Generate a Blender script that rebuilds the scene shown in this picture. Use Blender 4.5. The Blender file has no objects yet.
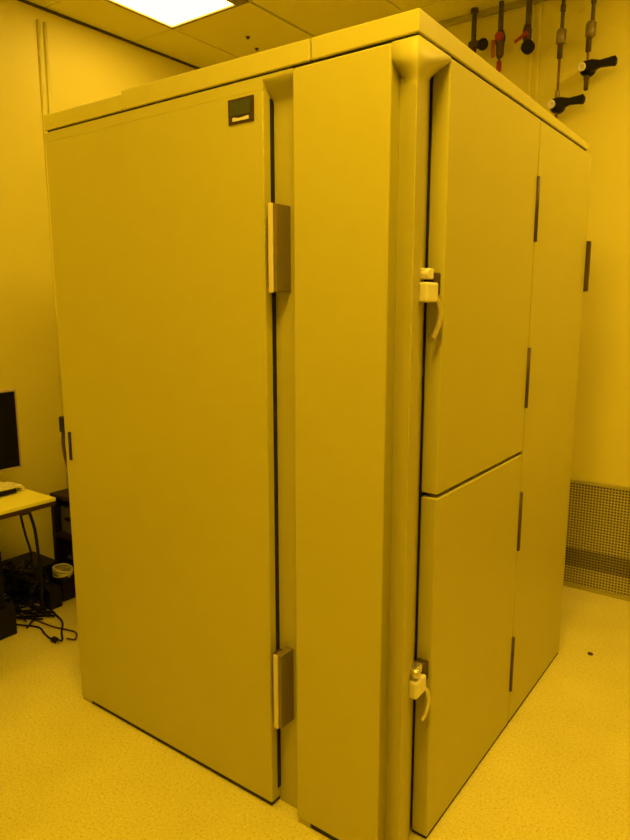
import bpy, bmesh, math, random
from mathutils import Vector, Matrix
C = bpy.context.scene.collection
random.seed(7)

# ------------------------------------------------------------------ materials
def mat(name, col, rough=.5, metal=0.0, noise=0.0, nscale=40, bump=0.0, emit=None, spec=.5):
    m = bpy.data.materials.new(name); m.use_nodes = True
    nt = m.node_tree; b = nt.nodes['Principled BSDF']
    b.inputs['Base Color'].default_value = (*col, 1)
    b.inputs['Roughness'].default_value = rough
    b.inputs['Metallic'].default_value = metal
    b.inputs['Specular IOR Level'].default_value = spec
    if noise or bump:
        tc = nt.nodes.new('ShaderNodeTexCoord'); n = nt.nodes.new('ShaderNodeTexNoise')
        n.inputs['Scale'].default_value = nscale; n.inputs['Detail'].default_value = 5
        nt.links.new(tc.outputs['Object'], n.inputs['Vector'])
        if noise:
            mx = nt.nodes.new('ShaderNodeMix'); mx.data_type = 'RGBA'
            mx.inputs[6].default_value = (*[c*(1-noise) for c in col], 1)
            mx.inputs[7].default_value = (*[min(1, c*(1+noise)) for c in col], 1)
            nt.links.new(n.outputs['Fac'], mx.inputs[0]); nt.links.new(mx.outputs[2], b.inputs['Base Color'])
        if bump:
            bp = nt.nodes.new('ShaderNodeBump'); bp.inputs['Strength'].default_value = bump; bp.inputs['Distance'].default_value = .002
            nt.links.new(n.outputs['Fac'], bp.inputs['Height']); nt.links.new(bp.outputs['Normal'], b.inputs['Normal'])
    if emit:
        b.inputs['Emission Color'].default_value = (*emit[0], 1); b.inputs['Emission Strength'].default_value = emit[1]
    return m

PAINT = mat('cream_paint', (.525, .49, .09), .42, noise=.03, nscale=6, bump=.03)
FRAMEP = mat('frame_paint', (.49, .455, .09), .48, noise=.03, nscale=6)
ROOFP = mat('roof_paint', (.58, .54, .11), .45, noise=.03, nscale=6)
GASK = mat('black_rubber', (.012, .010, .010), .7, noise=.2)
HINGE = mat('brown_hinge', (.075, .045, .022), .5, noise=.1)
STEEL = mat('hinge_steel', (.20, .16, .06), .4, noise=.05)
BRIGHT = mat('hinge_bright', (.72, .64, .40), .35, noise=.03)
LFRAME = mat('light_frame', (.26, .21, .08), .5, noise=.05)
LATCH = mat('latch_cream', (.85, .80, .60), .3, noise=.04)
CHROME = mat('latch_chrome', (.72, .68, .55), .25, metal=.8, noise=.04)
WALLM = mat('wall_paint', (.85, .79, .16), .5, noise=.025, nscale=3, bump=.02)
TRIMM = mat('trim_paint', (.84, .79, .2), .3, noise=.02)
CEILM = mat('ceiling_tile', (.88, .84, .2), .8, noise=.03, nscale=60, bump=.05)
TBAR = mat('ceiling_gap', (.08, .065, .03), .7, noise=.1)
BLACK = mat('black_plastic', (.007, .006, .007), .5, noise=.2, spec=.25)
SCREEN = mat('black_screen', (.006, .006, .008), .3, noise=.1, spec=.15)
BEZEL = mat('grey_bezel', (.5, .42, .25), .4, noise=.05)
TABLET = mat('table_laminate', (.95, .90, .16), .35, noise=.015)
TEDGE = mat('table_edge', (.05, .028, .02), .5, noise=.15)
DARKM = mat('dark_steel', (.022, .013, .009), .5, noise=.2, spec=.25)
OLIVE = mat('olive_case', (.10, .10, .035), .5, noise=.2)
PALE = mat('pale_plastic', (.8, .76, .5), .4, noise=.05)
CABLEM = mat('black_cable', (.010, .009, .009), .5, noise=.2, spec=.3)
BROWNC = mat('brown_cable', (.07, .04, .02), .5, noise=.2)
PIPE = mat('grey_pipe', (.10, .09, .06), .4, metal=.3, noise=.15)
COPPER = mat('copper_tube', (.22, .12, .05), .4, metal=.4, noise=.1)
FIT = mat('brass_fitting', (.30, .25, .14), .4, metal=.5, noise=.1)
RED = mat('red_handle', (.34, .03, .03), .4, noise=.1)
RUST = mat('orange_tag', (.42, .13, .03), .5, noise=.1)
GRILLEM = mat('grille_metal', (.60, .54, .24), .45, noise=.15)
BANDM = mat('band_metal', (.24, .20, .10), .45, noise=.2)
GRBACK = mat('grille_back', (.045, .036, .014), .6, noise=.3, nscale=20)
VOID = mat('slot_black', (.006, .005, .007), .9, noise=.1)
PLATE = mat('plate_brown', (.045, .022, .012), .4, noise=.15)
PLATEG = mat('plate_green', (.05, .065, .02), .35, noise=.3, nscale=60)
WHITE = mat('white_print', (.8, .78, .66), .4, noise=.05)
def lamp_mat(st, b): return mat('lamp_diffuser', (.8, .8, .7), .5, noise=.01, emit=((1.0, .605, b), st))

def floor_mat():
    m = bpy.data.materials.new('speckled_floor'); m.use_nodes = True
    nt = m.node_tree; b = nt.nodes['Principled BSDF']
    tc = nt.nodes.new('ShaderNodeTexCoord')
    def noise(s, d=3):
        n = nt.nodes.new('ShaderNodeTexNoise'); n.inputs['Scale'].default_value = s; n.inputs['Detail'].default_value = d
        nt.links.new(tc.outputs['Object'], n.inputs['Vector']); return n
    def ramp(src, stops):
        r = nt.nodes.new('ShaderNodeValToRGB'); e = r.color_ramp.elements
        e[0].position, e[0].color = stops[0][0], (*stops[0][1], 1)
        e[1].position, e[1].color = stops[-1][0], (*stops[-1][1], 1)
        for p, c in stops[1:-1]:
            q = e.new(p); q.color = (*c, 1)
        nt.links.new(src, r.inputs['Fac']); return r
    a = ramp(noise(120, 2).outputs['Fac'], [(.30, (.68, .61, .16)), (.44, (.84, .78, .23)), (.58, (.86, .80, .24)), (.72, (.95, .90, .34))])
    c = ramp(noise(2.2, 3).outputs['Fac'], [(.3, (.88, .87, .84)), (.7, (1, 1, 1))])
    mx = nt.nodes.new('ShaderNodeMix'); mx.data_type = 'RGBA'; mx.blend_type = 'MULTIPLY'; mx.inputs[0].default_value = 1
    nt.links.new(a.outputs[0], mx.inputs[6]); nt.links.new(c.outputs[0], mx.inputs[7])
    nt.links.new(mx.outputs[2], b.inputs['Base Color'])
    b.inputs['Roughness'].default_value = .42
    return m
FLOORM = floor_mat()

# ------------------------------------------------------------------ mesh helpers
def box(bm, x0, x1, y0, y1, z0, z1, bev=0, seg=2, M=None, upright=False):
    t = bmesh.new()
    bmesh.ops.create_cube(t, size=1)
    for v in t.verts:
        v.co = Vector(((x0+x1)/2 + v.co.x*(x1-x0), (y0+y1)/2 + v.co.y*(y1-y0), (z0+z1)/2 + v.co.z*(z1-z0)))
    if bev: bmesh.ops.bevel(t, geom=[e for e in t.edges if not upright or abs(e.verts[0].co.z-e.verts[1].co.z) > .001], offset=bev, segments=seg, profile=.5, affect='EDGES')
    merge(bm, t, M)
def merge(bm, t, M=None):
    mp = {}
    for v in t.verts: mp[v] = bm.verts.new(M @ v.co if M else v.co)
    for f in t.faces:
        try: g = bm.faces.new([mp[v] for v in f.verts]); g.smooth = f.smooth
        except ValueError: pass
    t.free()
def lathe(bm, prof, base=(0, 0, 0), axis=(0, 0, 1), n=20):
    """profile of (radius, height) turned about an axis"""
    q = Vector((0, 0, 1)).rotation_difference(Vector(axis)); base = Vector(base)
    rings = []
    for r, h in prof:
        rings.append([bm.verts.new(base + q @ Vector((r*math.cos(2*math.pi*k/n), r*math.sin(2*math.pi*k/n), h))) for k in range(n)])
    for a, b in zip(rings, rings[1:]):
        for k in range(n):
            f = bm.faces.new((a[k], a[(k+1) % n], b[(k+1) % n], b[k])); f.smooth = True
    bm.faces.new(rings[0][::-1]); bm.faces.new(rings[-1])
def cyl(bm, p, q, r, n=16):
    p, q = Vector(p), Vector(q); L = (q-p).length; b = min(r*.2, L*.2)
    lathe(bm, [(r-b, 0), (r, b), (r, L-b), (r-b, L)], p, (q-p).normalized(), n)
def smooth_path(P, k=6):
    P = [Vector(p) for p in P]; P = [2*P[0]-P[1]] + P + [2*P[-1]-P[-2]]; out = []
    for i in range(1, len(P)-2):
        for j in range(k):
            t = j/k; a, b, c, d = P[i-1:i+3]
            out.append(.5*((2*b) + (c-a)*t + (2*a-5*b+4*c-d)*t*t + (3*b-a-3*c+d)*t**3))
    out.append(P[-2]); return out
def tube(bm, pts, r, n=8, k=6, smooth=True):
    P = smooth_path(pts, k) if smooth else [Vector(p) for p in pts]
    rings = []; nrm = None
    for i, p in enumerate(P):
        d = (P[min(i+1, len(P)-1)] - P[max(i-1, 0)]).normalized()
        if nrm is None: nrm = d.orthogonal().normalized()
        nrm = (nrm - d*nrm.dot(d)).normalized(); bn = d.cross(nrm)
        rings.append([bm.verts.new(p + (nrm*math.cos(2*math.pi*j/n) + bn*math.sin(2*math.pi*j/n))*r) for j in range(n)])
    for a, b in zip(rings, rings[1:]):
        for j in range(n):
            f = bm.faces.new((a[j], a[(j+1) % n], b[(j+1) % n], b[j])); f.smooth = True
    bm.faces.new(rings[0][::-1]); bm.faces.new(rings[-1])
def prism(bm, rings):
    """loft through rings of equal vertex count, capped"""
    R = [[bm.verts.new(p) for p in r] for r in rings]; n = len(R[0])
    for a, b in zip(R, R[1:]):
        for k in range(n): bm.faces.new((a[k], a[(k+1) % n], b[(k+1) % n], b[k]))
    bm.faces.new(R[0][::-1]); bm.faces.new(R[-1])
def obj(name, bm, m, parent=None, label=None):
    bmesh.ops.recalc_face_normals(bm, faces=bm.faces[:])
    me = bpy.data.meshes.new(name); bm.to_mesh(me); bm.free(); me.materials.append(m)
    o = bpy.data.objects.new(name, me); C.objects.link(o)
    if parent:
        o.parent = parent
        o.matrix_parent_inverse = Matrix.Translation(-wloc(parent))
    if label: o['label'] = label
    return o
def wloc(o):
    v = Vector(o.location)
    return v if not o.parent else Vector((0, 0, 0)) + v + wloc(o.parent) - wloc(o.parent) + Vector((0, 0, 0))
def B(name, m, parent, *dims, bev=0, label=None, seg=2):
    bm = bmesh.new(); box(bm, *dims, bev=bev, seg=seg); return obj(name, bm, m, parent, label)
def thing(name, label, cat, loc, group=None):
    o = bpy.data.objects.new(name, None); C.objects.link(o); o.location = loc; o.empty_display_size = .1
    o['label'] = label; o['category'] = cat
    if group: o['group'] = group
    return o
def tag(o, label, cat, group=None, kind=None):
    o['label'] = label; o['category'] = cat
    if group: o['group'] = group
    if kind: o['kind'] = kind
    return o
def struct(name, bm, m, parent=None):
    o = obj(name, bm, m, parent); o['kind'] = 'structure'; return o

# ------------------------------------------------------------------ room
XL, XR, YB, YF, ZC = -2.79, 3.4, 2.363, -4.2, 3.234
bm = bmesh.new(); box(bm, XL-.1, XR+.1, YF-.1, YB+.1, -.06, 0); struct('floor', bm, FLOORM)
bm = bmesh.new(); box(bm, XL-.1, XL, YF-.1, YB+.1, 0, ZC+.06); struct('wall_left', bm, WALLM)
bm = bmesh.new(); box(bm, XL, XR, YB, YB+.1, 0, ZC+.06); struct('wall_back', bm, WALLM)
bm = bmesh.new(); box(bm, XR, XR+.1, YF-.1, YB+.1, 0, ZC+.06); struct('wall_right', bm, WALLM)
bm = bmesh.new(); box(bm, XL, XR, YF-.1, YF, 0, ZC+.06); struct('wall_front', bm, WALLM)
# tiled ceiling on a 0.61 m grid, with the cells of the luminaires left open
G = .61; GX0, GY0 = -2.43, 1.49
# lower corner cell, length in cells, strength, blue share (both tuned per lamp)
lamps = [(0, -1, 1, 9.3, .1), (4, -5, 2, 29, .042), (5, -1, 2, 15, .085), (1, -6, 2, 4, .040), (0, -4, 1, 11, .05)]
LAMPSET = set()
for i, j, n, _s, _b in lamps: LAMPSET |= {(i, j+k) for k in range(n)}
bm = bmesh.new(); box(bm, XL-.1, XR+.1, YF-.1, YB+.1, ZC+.07, ZC+.13)
cell = struct('ceiling', bm, TBAR)
bm = bmesh.new()
for i in range(-1, 10):
    for j in range(-10, 3):
        if (i, j) in LAMPSET: continue
        x0, x1 = max(XL, GX0+i*G), min(XR, GX0+(i+1)*G); y0, y1 = max(YF, GY0+j*G), min(YB, GY0+(j+1)*G)
        if x1-x0 < .02 or y1-y0 < .02: continue
        box(bm, x0+(.011 if i == 1 else .0045), x1-(.011 if i == 0 else .0045), y0+.0025, y1-.0025, ZC, ZC+.07)
struct('ceiling_tiles', bm, CEILM, cell)
# cover strips: vertical joint ribs on the left wall, joint on the back wall, back coving, dark strip painted as corner shade
bm = bmesh.new()
for y in (.838, .878): tube(bm, [(XL+.004, y, 0), (XL+.004, y, ZC-.075)], .011, n=14, smooth=False)
struct('trim_1', bm, TRIMM)
bm = bmesh.new()
box(bm, XL, XL+.014, YF, YB-.03, ZC-.014, ZC, bev=.003); struct('corner_shade', bm, TBAR)  # dark strip stands for the soft shadow where left wall meets ceiling
bm = bmesh.new()
box(bm, -.575, -.56, YB-.012, YB, .66, ZC, bev=.003); box(bm, -.535, -.52, YB-.012, YB, .66, ZC, bev=.003)
struct('trim_3', bm, WALLM)
bm = bmesh.new(); box(bm, XL+.03, XR, YB-.03, YB, ZC-.03, ZC, bev=.004); struct('trim_4', bm, FRAMEP)

# ------------------------------------------------------------------ ceiling lights
def lamp(i, j, n, st, b, label, group=None):
    x0, y0 = GX0+i*G, GY0+j*G; x1, y1 = x0+G, y0+n*G
    t = thing('ceiling_light', label, 'light', ((x0+x1)/2, (y0+y1)/2, ZC), group)
    bm = bmesh.new(); f, e = .022, .085     # the wider edge of the frame carries the clips
    box(bm, x0+.003, x0+f, y0+.003, y1-.003, ZC-.006, ZC+.02); box(bm, x1-e, x1-.003, y0+.003, y1-.003, ZC-.006, ZC+.02)
    box(bm, x0+f, x1-e, y0+.003, y0+f, ZC-.006, ZC+.02); box(bm, x0+f, x1-e, y1-f, y1-.003, ZC-.006, ZC+.02)
    obj('light_frame', bm, LFRAME, t)
    B('diffuser', lamp_mat(st, b), t, x0+f, x1-e, y0+f, y1-f, ZC+.002, ZC+.012, label='glowing pale yellow diffuser')
for k, (i, j, n, st, b) in enumerate(lamps):
    if k == 0: lamp(i, j, n, st, b, 'lit square ceiling light above the left wall corner')
    else: lamp(i, j, n, st, b, 'unseen rectangular ceiling light added to light the room', 'unseen added ceiling lights')  # unseen lights, added and tuned for the brightness of the surfaces

# sprinkler heads
for x, y, lb in ((-2.15, 1.846, 'small dark ceiling sprinkler farther from the tall cabinet roof, left of the pair'),
                 (-2.23, 2.02, 'small dark ceiling sprinkler close above the tall cabinet roof edge, right of the pair')):
    t = thing('ceiling_sprinkler', lb, 'sprinkler', (x, y, ZC))
    bm = bmesh.new(); lathe(bm, [(.014, -.003), (.015, 0)], (x, y, ZC), n=16); obj('escutcheon', bm, PIPE, t)
    bm = bmesh.new(); lathe(bm, [(.008, -.012), (.009, -.009), (.006, -.003)], (x, y, ZC), n=16); obj('sprinkler_nozzle', bm, HINGE, t)

# ------------------------------------------------------------------ the tall cabinet
W, D, DC, T, TR = 1.498, 1.545, 1.475, .045, .051
ZS, ZT, ZB, ZD, ZM = 2.230, 2.2835, .020, 2.196, 1.0934
XD, XP1, XP2, YH, Y1 = -.4686, -.3668, -.0715, .873, .1746
cab = thing('enclosure_cabinet', 'tall plain enclosure cabinet with thick metal doors filling the middle of the room', 'cabinet', (-W/2, D/2, 0))
bm = bmesh.new(); box(bm, -W+.012, -TR-.012, T, D-.012, 0, ZS); obj('frame', bm, FRAMEP, cab)
# corner post: recessed strips meeting in a soft edge, swelling to a flush boss under the roof
PR = [((XP2+.0005, T+.012), (XP2+.0005, T+.012), .06, .03), ((XP2+.0005, T-.001), (XP2+.0005, 0), .07, .035), ((-.036, .0228), (-.034, 0), .09, .045),
      ((-.004, .0018), (-.003, 0), .105, .05), ((-.0018, .004), (0, .003), .105, .05), ((-.018, .065), (0, .055), .085, .04),
      ((-.036, .120), (0, .112), .065, .024), ((-TR-.004, Y1-.004), (0, Y1-.002), .045, .008), ((-TR-.02, Y1-.004), (-TR-.02, Y1-.002), .045, .008)]
rings = [[(p[0], p[1], 0) for p, q, a, b in PR]]
for k in range(10):
    u = k/9; f = u*u*(3-2*u)
    rings.append([(p[0]*(1-f)+q[0]*f, p[1]*(1-f)+q[1]*f, ZS-(a*(1-u)+b*u)) for p, q, a, b in PR])
rings.append([(q[0], q[1], ZS-.001) for p, q, a, b in PR])
bm = bmesh.new(); prism(bm, rings)
bm.normal_update()
for f in bm.faces: f.smooth = len(f.verts) == 4 and ZS-.11 < f.calc_center_median().z < ZS-.002
obj('corner_post', bm, FRAMEP, cab)
B('fascia', PAINT, cab, -W, XD, 0, T+.002, ZD+.0005, ZS-.001)
bm = bmesh.new(); prof = [(T+.004, 2.16), (T-.0005, 2.16)]   # strip beside the left door swells flush under the roof
for k in range(17):
    u = k/16; prof.append((.0002+(T-.0007)*(1-u*u*(3-2*u)), 2.165+.058*u))
prof += [(0, ZS-.001), (T+.004, ZS-.001)]
prism(bm, [[(x, y, z) for y, z in prof] for x in (XD-.001, XP1+.001)])
obj('hinge_strip', bm, FRAMEP, cab)
B('roof_gasket', GASK, cab, -W+.01, -.007, .007, DC-.01, ZS, ZS+.008)
for x0, x1, dz in ((-W, -1.064, -.012), (-1.062, -.311, 0), (-.306, 0, 0)):
    bm = bmesh.new(); box(bm, x0, x1, 0, DC, ZS+.0065, ZS+.05, bev=.003)
    for v in bm.verts:
        if v.co.z > ZS+.03: v.co.z += 2.2865+dz-.010*v.co.x-.018*v.co.y-(ZS+.05)   # falls slightly to the back
    obj('roof_panel', bm, ROOFP, cab)
# feet under the slabs
for x0, x1 in ((-W+.004, -W+.06), (XP1+.004, XP1+.05)):
    B('foot', FRAMEP, cab, x0, x1, .004, T, 0, ZB)
# left door
bm = bmesh.new(); box(bm, -W, XD, 0, T-.001, ZB, ZD, bev=.005, seg=3, upright=True)
d = obj('door', bm, PAINT, cab, label='wide left door with a nameplate')
B('gasket', GASK, d, XD-.02, XD+.002, .029, T+.0008, .055, ZD-.018)
npl = B('nameplate', PLATE, d, -.594, -.500, -.004, .001, 2.121, 2.187, bev=.001, label='small dark brown nameplate with pale printing')
B('nameplate_field', PLATEG, npl, -.584, -.511, -.0055, -.003, 2.142, 2.179)
bm = bmesh.new()
xx = -.577
for w, h in ((.010, .010), (.007, .0085), (.009, .007), (.010, .007), (.007, .0085), (.010, .009)):
    box(bm, xx, xx+w, -.0056, -.003, 2.1275, 2.1275+h); xx += w+.0015
obj('printing', bm, WHITE, npl)
B('edge_hinge', GASK, d, -1.468, -1.456, -.006, .002, 1.030, 1.140, bev=.001)
# fixed panel between left door and corner
B('corner_panel', PAINT, cab, XP1, XP2, 0, T+.006, ZB, ZS-.001, bev=.005, seg=3)
# hinge blocks of the left door
for z0, z1, w in ((1.657, 1.893, 'upper'), (.318, .562, 'lower')):
    h = B('hinge', STEEL, cab, -.436, -.411, -.018, T+.001, z0, z1, bev=.002, label='%s brown metal hinge block' % w)
    B('hinge_leaf', BRIGHT, h, -.4380, -.4215, -.0225, -.0175, z0-.002, z1+.002, bev=.002, label='bright metal front leaf')
    B('hinge_shade', HINGE, h, -.452, -.4365, -.008, .030, z0+.004, z1-.004, bev=.002)  # dark brown strip painted as the shadow left of the hinge block
# right face: two stacked doors, side panel
dr = []
for z0, z1, lb in ((ZM+.0055, ZS-.001, 'upper door of the right face'), (.012, ZM-.0055, 'lower door of the right face')):
    dr.append(B('door', PAINT, cab, -TR, 0, Y1, YH-.0015, z0, z1, bev=.005, seg=3, label=lb))
sp = B('side_panel', PAINT, cab, -TR, 0, YH+.0015, D, .012, ZS-.001, bev=.006, seg=3)
B('gasket', GASK, cab, -TR-.0125, -TR+.0005, Y1+.0005, D-.03, ZB+.02, ZS-.02)
for z0, z1, par in ((1.834, 2.048, dr[0]), (1.258, 1.472, dr[0]), (.721, .944, dr[1]), (.151, .372, dr[1])):
    bm = bmesh.new(); tube(bm, [(.001, YH, z0), (.001, YH, z1)], .008, n=12, smooth=False); obj('hinge', bm, HINGE, par)
bm = bmesh.new(); box(bm, -.03, .016, D-.006, D+.014, 1.676, 1.885, bev=.003); obj('hinge', bm, HINGE, sp)
# dark bottom seals under the slabs
for dims in ((-W+.064, XD-.004, .004, T), (XP1+.054, XP2-.004, .004, T)): B('bottom_seal', GASK, cab, *dims, .004, ZB+.0005)
B('bottom_seal', GASK, cab, -TR, -.003, Y1+.004, D-.004, .002, .0125)
# latches bridging post and door
def latch(par, z, lb, s):
    r = B('latch', LATCH, par, -.048, -.001, .082, .146, z-.029, z+.022, bev=.006, seg=3, label=lb)
    bm = bmesh.new(); cyl(bm, (-.045, .100, z+.043), (-.003, .100, z+.043), .014); box(bm, -.046, -.012, .088, .138, z+.030, z+.057, bev=.003); obj('keeper', bm, CHROME if s else LATCH, r)
    bm = bmesh.new(); box(bm, -.045, -.010, .143, .176, z-.010, z+.048, bev=.004); obj('bracket', bm, HINGE, r)  # dark brown box stands in for the small shadow beside the latch
    bm = bmesh.new(); P = smooth_path([(-.012, .138, z-.010), (-.003, .150, z-.03), (.001, .154, z-.06), (-.002, .150, z-.09), (-.010, .138, z-.122)], 6)
    tube(bm, P, .0075, n=10, smooth=False); obj('lever', bm, CHROME, r)
latch(dr[0], 1.657, 'cream latch on the upper door', 0)
latch(dr[1], .548, 'cream latch on the lower door', 1)
# far side door handle
h = B('side_handle', BLACK, cab, -W-.055, -W+.002, .012, .036, 1.125, 1.19, bev=.006, label='black handle on the far left side')
bm = bmesh.new(); tube(bm, [(-W-.045, .024, 1.13), (-W-.05, .024, 1.07), (-W-.03, .024, .99), (-W+.001, .024, .95)], .007); obj('handle_bar', bm, HINGE, h)

# ------------------------------------------------------------------ return grille on the back wall
gx0, gx1, gz1 = -.95, .85, .645
gr = thing('return_air_grille', 'wide square-mesh metal return air grille low on the back wall', 'grille', ((gx0+gx1)/2, YB, 0))
bm = bmesh.new()
box(bm, gx0, gx1, YB-.022, YB, gz1-.022, gz1, bev=.003); box(bm, gx0, gx1, YB-.022, YB, 0, .018, bev=.003)
box(bm, gx0, gx0+.022, YB-.022, YB, .018, gz1-.022, bev=.003); box(bm, gx1-.022, gx1, YB-.022, YB, .018, gz1-.022, bev=.003)
obj('grille_frame', bm, FRAMEP, gr)
bm = bmesh.new(); p = .0162
x = gx0+.026
while x < gx1-.026:
    box(bm, x-.0028, x+.0028, YB-.016, YB-.011, .018, gz1-.022); x += p
z = .026
while z < gz1-.026:
    box(bm, gx0+.022, gx1-.022, YB-.0175, YB-.0105, z-.0028, z+.0028); z += p
obj('grille_mesh', bm, GRILLEM, gr)
bm = bmesh.new(); z = .026
while z < .24:
    if z > .13: box(bm, gx0+.022, gx1-.022, YB-.0192, YB-.0176, z-.0026, z+.0026)
    z += p
x = gx0+.026
while x < gx1-.026: box(bm, x-.0026, x+.0026, YB-.0191, YB-.0178, .132, .238); x += p
obj('mesh_band', bm, BANDM, gr, 'darker band of mesh')
bm = bmesh.new(); box(bm, gx0+.022, gx1-.022, YB-.004, YB, .232, gz1-.022); box(bm, gx0+.022, gx1-.022, YB-.004, YB, .018, .138); obj('back_plate', bm, GRBACK, gr)
B('slot_shade', VOID, gr, gx0+.022, gx1-.022, YB-.003, YB, .138, .232, label='near-black plate painted as the dark of a slot behind the mesh')  # flat plate; the slot's inner darkness is put into its colour

# ------------------------------------------------------------------ pipes with valves
YP = 2.293
def pipe_thing(label, x): return thing('valve_pipe', label, 'pipe', (x, YP, ZC), None)
# round black knob
x = -.873; t = pipe_thing('short grey ceiling pipe ending in a black round valve knob, leftmost pipe', x)
bm = bmesh.new(); cyl(bm, (x, YP, 3.055), (x, YP, ZC), .014); obj('pipe', bm, PIPE, t)
bm = bmesh.new(); lathe(bm, [(.022, 0), (.02, .02)], (x, YP, 3.214)); obj('flange', bm, HINGE, t)
bm = bmesh.new(); cyl(bm, (x-.025, YP, 3.05), (x+.075, YP, 3.04), .021); cyl(bm, (x, YP, 3.00), (x, YP, 3.06), .018); obj('valve_body', bm, HINGE, t)
bm = bmesh.new(); cyl(bm, (x+.07, YP-.002, 3.025), (x+.07, YP-.05, 3.025), .012)
lathe(bm, [(.019, 0), (.03, .004), (.031, .016), (.022, .02), (.012, .012)], (x+.075, YP-.036, 3.022), (0, -1, 0)); obj('knob', bm, BLACK, t)
# red and orange valve
x = -.719; t = pipe_thing('ceiling pipe with a dark red valve body and an orange tag, second pipe from left', x)
bm = bmesh.new(); cyl(bm, (x, YP, 3.08), (x, YP, ZC), .014); cyl(bm, (x, YP, 2.62), (x, YP, 2.96), .008); obj('pipe', bm, PIPE, t)
bm = bmesh.new(); lathe(bm, [(.014, -.135), (.021, -.12), (.022, -.06), (.027, -.05), (.027, -.03), (.018, 0)], (x+.002, YP, 3.085)); obj('valve_body', bm, HINGE, t)
bm = bmesh.new(); lathe(bm, [(.012, 0), (.022, .006), (.022, .026), (.014, .032)], (x+.006, YP-.014, 3.05), (0, -1, 0)); obj('valve_cap', bm, RED, t)
bm = bmesh.new(); box(bm, x-.045, x-.022, YP-.014, YP-.006, 2.955, 3.045, bev=.003); box(bm, x-.03, x+.005, YP-.012, YP-.004, 3.02, 3.032); obj('tag', bm, RUST, t)
bm = bmesh.new(); lathe(bm, [(.008, -.06), (.014, -.05), (.014, -.005), (.010, 0)], (x, YP, 2.935)); obj('lower_fitting', bm, RED, t)
# red lever with a dark round end
x = -.566; t = pipe_thing('ceiling pipe with a red lever above a dark round valve, third pipe from left', x)
bm = bmesh.new(); cyl(bm, (x, YP, 3.06), (x, YP, ZC), .0155); obj('pipe', bm, PIPE, t)
bm = bmesh.new(); lathe(bm, [(.016, -.09), (.024, -.07), (.024, -.03), (.016, 0)], (x-.004, YP, 3.085)); obj('valve_body', bm, HINGE, t)
bm = bmesh.new(); lathe(bm, [(.022, 0), (.034, .006), (.034, .03), (.026, .036)], (x+.014, YP-.012, 2.962), (0, -1, 0), n=24); obj('round_end', bm, BLACK, t)
bm = bmesh.new(); box(bm, -.05, .026, -.006, .004, -.008, .008, bev=.003, M=Matrix.Translation((x-.01, YP-.045, 3.018)) @ Matrix.Rotation(-.5, 4, 'Y')); cyl(bm, (x-.002, YP-.048, 3.026), (x-.002, YP-.006, 3.026), .012); obj('lever', bm, RED, t)
# two tubes with black paddle levers
def paddle(x, z, zt, hexz, label, stub, bx):
    t = pipe_thing(label, x)
    bm = bmesh.new(); cyl(bm, (x, YP, z), (x, YP, hexz-.1), .0065); obj('tube', bm, COPPER, t)
    bm = bmesh.new(); cyl(bm, (x+bx, YP, hexz+.02), (x+bx, YP, ZC), .0095)
    lathe(bm, [(.012, 0), (.014, .003), (.014, .03), (.012, .033)], (x+bx, YP, hexz+.12), n=12); obj('pipe', bm, PIPE, t)
    bm = bmesh.new(); lathe(bm, [(.012, -.04), (.022, -.034), (.026, -.028), (.026, .028), (.022, .034), (.012, .04)], (x+bx*.5, YP, hexz), n=6); obj('hex_fitting', bm, FIT, t)
    bm = bmesh.new(); lathe(bm, [(.009, -.065), (.014, -.06), (.014, 0), (.010, .01)], (x, YP, hexz-.04)); obj('coupling', bm, HINGE, t)
    bm = bmesh.new(); lathe(bm, [(.03, 0), (.038, .006), (.040, .03), (.034, .045)], (x+.004, YP+.03, z), (0, -1, 0), n=24)
    # paddle lever outline, extruded
    pts = [(-.02, .022), (.03, .03), (.075, .018), (.12, .021), (.15, .024), (.158, .012), (.156, -.012), (.148, -.022), (.12, -.018), (.075, -.015), (.03, -.03), (-.02, -.022)]
    M = Matrix.Translation((x, YP-.02, z)) @ Matrix.Rotation(-.012, 4, 'Y')
    prism(bm, [[M @ Vector((a*.94, yy, b*s)) for a, b in pts] for yy, s in ((.006, .85), (.002, 1), (-.016, 1), (-.02, .85))])
    cyl(bm, (x, YP-.002, z), (x, YP-.03, z), .033, n=24)
    obj('lever_handle', bm, BLACK, t)
    bm = bmesh.new(); lathe(bm, [(.021, 0), (.022, .003), (.020, .006), (.010, .006), (.009, .003)], (x-.016, YP-.045, z-.002), (0, -1, 0), n=20); lathe(bm, [(.014, 0), (.014, .012)], (x-.016, YP-.045, z-.002), (0, 1, 0)); obj('cap', bm, WHITE, t)
    bm = bmesh.new()
    if stub: lathe(bm, [(.006, -.105), (.011, -.1), (.011, -.06), (.014, -.05), (.014, -.03), (.01, -.02)], (x, YP, z)); obj('stub', bm, HINGE, t)
    else: lathe(bm, [(.007, .03), (.013, .04), (.013, .06), (.008, .075)], (x, YP, z)); lathe(bm, [(.008, -.3), (.008, -.02)], (x, YP, z)); obj('elbow', bm, FIT, t)
paddle(-.392, 2.652, 0, 2.985, 'thin copper tube with the lower black paddle lever just above the tall cabinet', False, .004)
paddle(-.25, 2.806, 0, 2.988, 'rightmost ceiling pipe with the higher black paddle lever and short stub', True, .012)

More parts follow.
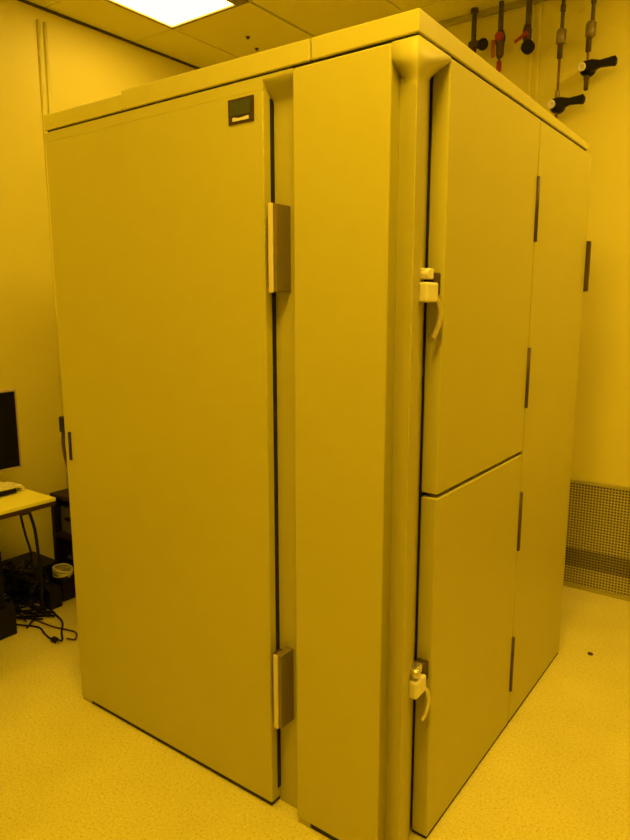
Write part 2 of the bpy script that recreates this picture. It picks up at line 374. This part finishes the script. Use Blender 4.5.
# ------------------------------------------------------------------ table with monitor and keyboard
tb = thing('work_table', 'pale-topped work table with a dark edge along the left wall', 'table', (-2.38, -.55, 0))
B('tabletop', TABLET, tb, XL+.005, -1.972, -1.4, .238, .716, .732, bev=.002, label='pale laminate tabletop')
B('table_edge', TEDGE, tb, XL+.005, -1.974, -1.398, .236, .694, .7158, bev=.002, label='dark brown edge')
for y in (.13, -1.3):
    B('leg', DARKM, tb, -2.76, -2.71, y-.025, y+.025, 0, .694, bev=.004)
    B('bracket', DARKM, tb, -2.71, -2.05, y-.02, y+.02, .66, .694, bev=.004)
mo = thing('monitor', 'black flat computer monitor with grey rim standing on the table', 'monitor', (-2.36, -.02, .732))
B('housing', BEZEL, mo, -2.345, -2.305, -.31, .274, .820, 1.216, bev=.006)
B('screen', SCREEN, mo, -2.307, -2.3035, -.300, .262, .832, 1.205)
bm = bmesh.new(); box(bm, -2.385, -2.345, -.06, .02, .742, 1.02, bev=.008); obj('stand_neck', bm, BLACK, mo)
B('stand_base', BLACK, mo, -2.46, -2.29, -.14, .10, .732, .744, bev=.004)
kb = thing('keyboard', 'pale keyboard with dark underside lying on the table below the monitor', 'keyboard', (-2.22, -.02, .732))
bm = bmesh.new(); M = Matrix.Translation((-2.235, -.03, .754)) @ Matrix.Rotation(-.05, 4, 'Y')
box(bm, -.06, .06, -.24, .225, .004, .016, bev=.003, M=M); obj('key_deck', bm, PALE, kb)
bm = bmesh.new(); box(bm, -.055, .056, -.235, .195, -.018, .0045, bev=.002, M=M); obj('underside', bm, BLACK, kb)
bm = bmesh.new()
for r in range(5):
    for c in range(18): box(bm, -.05+r*.02, -.034+r*.02, -.225+c*.0245, -.205+c*.0245, .0155, .021, bev=.002, seg=1, M=M)
obj('keys', bm, PALE, kb)
ms = thing('computer_mouse', 'small pale computer mouse at the table corner beside the keyboard', 'mouse', (-2.235, .212, .732))
bm = bmesh.new(); bmesh.ops.create_uvsphere(bm, u_segments=20, v_segments=12, radius=1)
for v in bm.verts: v.co = Vector((-2.245+v.co.x*.045, .218-.006+v.co.y*.024, .732+max(0, v.co.z)*.026))
for f in bm.faces: f.smooth = True
obj('mouse_body', bm, PALE, ms)
bm = bmesh.new(); cyl(bm, (-2.221, .209, .755), (-2.221, .215, .755), .006, n=12); obj('scroll_wheel', bm, BLACK, ms)

# ------------------------------------------------------------------ things under the table
pc = thing('desktop_computer', 'black desktop computer tower on the floor under the table', 'computer', (-2.5, .03, 0))
B('case', BLACK, pc, -2.70, -2.285, -.10, .115, .15, .445, bev=.006)
B('front_bezel', SCREEN, pc, -2.285, -2.268, -.095, .112, .155, .44, bev=.005)
B('plinth', BLACK, pc, -2.70, -2.245, -.13, .148, 0, .15, bev=.006)
up = thing('power_supply_unit', 'dark squat power supply box behind the cables against the left wall', 'power supply', (-2.6, .46, 0))
B('case', BLACK, up, -2.77, -2.50, .36, .56, 0, .19, bev=.008)
B('front_panel', BLACK, up, -2.50, -2.488, .37, .55, .02, .175, bev=.003)
rk = thing('equipment_rack', 'dark metal rack half hidden by the left edge of the tall cabinet', 'rack', (-2.35, .8, 0))
for xx in (-2.61, -2.20):
    for yy in (.62, .98): B('post', DARKM, rk, xx-.014, xx+.014, yy-.014, yy+.014, 0, .555, bev=.002)
for z in (.06, .30, .535): B('shelf', DARKM, rk, -2.625, -2.185, .605, .995, z, z+.022, bev=.003)
B('back_panel', DARKM, rk, -2.61, -2.20, .985, .992, .08, .535)
B('side_panel', DARKM, rk, -2.618, -2.606, .634, .966, .08, .535)
e = thing('equipment_case', 'olive equipment case on the middle shelf of the dark rack', 'case', (-2.43, .78, .322))
B('case', OLIVE, e, -2.585, -2.30, .64, .93, .322, .48, bev=.006)
B('handle', BLACK, e, -2.52, -2.42, .618, .641, .41, .425, bev=.003)
e = thing('equipment_case', 'black equipment case on the bottom shelf of the dark rack', 'case', (-2.43, .78, .082))
B('case', BLACK, e, -2.585, -2.28, .63, .93, .082, .26, bev=.006)
B('handle', PIPE, e, -2.50, -2.40, .608, .631, .19, .204, bev=.003)
# pale coil of cable
bm = bmesh.new()
pts = [(-2.43+.055*math.cos(a)+random.uniform(-.006, .006), .535+.045*math.sin(a), .135+.004*a/3+.02*math.sin(a*.5)) for a in [k*.7 for k in range(34)]]
tube(bm, pts, .007, n=6, k=2)
# pale bundle sits on its own small box
tag(obj('cable_coil', bm, PALE, None), 'pale coil of cable on a small dark box before the rack', 'cable')
bx = thing('junction_box', 'small dark box on the floor carrying the pale cable coil', 'box', (-2.43, .535, 0))
B('box_body', DARKM, bx, -2.485, -2.375, .49, .58, 0, .11, bev=.005); B('box_lid', BLACK, bx, -2.488, -2.372, .487, .583, .11, .122, bev=.003)
# black adapter
ad = thing('power_adapter', 'black block power adapter on the floor among the cables', 'adapter', (-2.385, .425, 0))
B('adapter_body', BLACK, ad, -2.435, -2.335, .385, .462, 0, .115, bev=.008)
B('socket', SCREEN, ad, -2.355, -2.335, .376, .388, .02, .05, bev=.002)
# cables, each its own
def cable(pts, r, label, m=CABLEM):
    bm = bmesh.new(); tube(bm, pts, r); return tag(obj('cable', bm, m), label, 'cable')
cable([(-2.345, .380, .035), (-2.28, .372, .012), (-2.165, .345, .006), (-2.08, .285, .005), (-2.0, .236, .005), (-2.008, .222, .006)], .005, 'black cable running from the power adapter to the small plug on the floor')
cable([(-2.244, .12, .03), (-2.31, .17, .02), (-2.33, .19, .006), (-2.30, .205, .005), (-2.25, .230, .005), (-2.198, .241, .005), (-2.13, .222, .005), (-2.08, .212, .005), (-2.034, .206, .006)], .0045, 'dark cable from the computer tower to the small plug on the floor')
cable([(-2.37, .27, .005), (-2.25, .28, .005), (-2.15, .29, .005), (-2.06, .315, .005), (-2.005, .318, .005), (-1.955, .277, .005), (-1.985, .25, .012)], .004, 'thin brown cable looping on the bright floor toward the tall cabinet', BROWNC)
pl = thing('plug', 'small black plug lying on the bright floor', 'plug', (-2.02, .21, 0))
B('plug_body', BLACK, pl, -2.04, -2.0, .196, .222, 0, .022, bev=.005)
bm = bmesh.new()
for y in (.203, .214): cyl(bm, (-2.0, y, .010), (-1.982, y, .010), .003, n=8)
obj('pin', bm, CHROME, pl)
cable([(-2.235, .20, .692), (-2.236, .205, .62), (-2.25, .23, .50), (-2.30, .28, .38), (-2.37, .32, .30), (-2.45, .33, .24), (-2.52, .33, .12)], .006, 'black cable hanging from the table edge, left of two')
cable([(-2.18, .21, .692), (-2.19, .225, .63), (-2.23, .27, .52), (-2.25, .29, .40), (-2.262, .30, .27), (-2.29, .315, .15), (-2.345, .34, .05), (-2.40, .355, .012)], .008, 'thick black cable hanging from the table corner, right of two')
# tangle nobody could count
bm = bmesh.new()
for k in range(24):
    cx, cy = random.uniform(-2.60, -2.26), random.uniform(.20, .40); pts = []
    zz = random.choice((.02, .06, .12, .18, .22))
    for q in range(7):
        pts.append((min(-2.25, max(-2.72, cx+random.uniform(-.13, .13))), min(.355, max(.20, cy+random.uniform(-.10, .10))), max(.008, zz+random.uniform(-.05, .06))))
    tube(bm, pts, random.choice((.004, .005, .007)), n=5, k=4)
tag(obj('cable_tangle', bm, CABLEM), 'dark tangle of loose cables heaped under the table', 'cables', kind='stuff')
# crumb on the floor at right
bm = bmesh.new(); bmesh.ops.create_icosphere(bm, subdivisions=2, radius=.012)
for v in bm.verts: v.co = Vector((.122+v.co.x*1.1, 1.622+v.co.y*.8, max(0, .005+v.co.z*.6)))
tag(obj('floor_debris', bm, HINGE), 'tiny dark crumb on the floor right of the tall cabinet', 'debris')

# ------------------------------------------------------------------ camera, world, view
cam = bpy.data.cameras.new('camera'); co = bpy.data.objects.new('camera', cam); C.objects.link(co)
co.location = (.777, -1.466, 1.624); co.rotation_mode = 'XYZ'
co.rotation_euler = (math.pi/2-.17314, .0006, .63094)
cam.sensor_fit = 'VERTICAL'; cam.sensor_height = 36; cam.lens = 36*663.27/840; cam.clip_start = .02
sc = bpy.context.scene; sc.camera = co
w = bpy.data.worlds.new('world'); sc.world = w; w.use_nodes = True
w.node_tree.nodes['Background'].inputs[0].default_value = (0, 0, 0, 1)
vs = sc.view_settings; vs.view_transform = 'Standard'; vs.look = 'None'; vs.gamma = 1; vs.exposure = .06; vs.use_curve_mapping = False
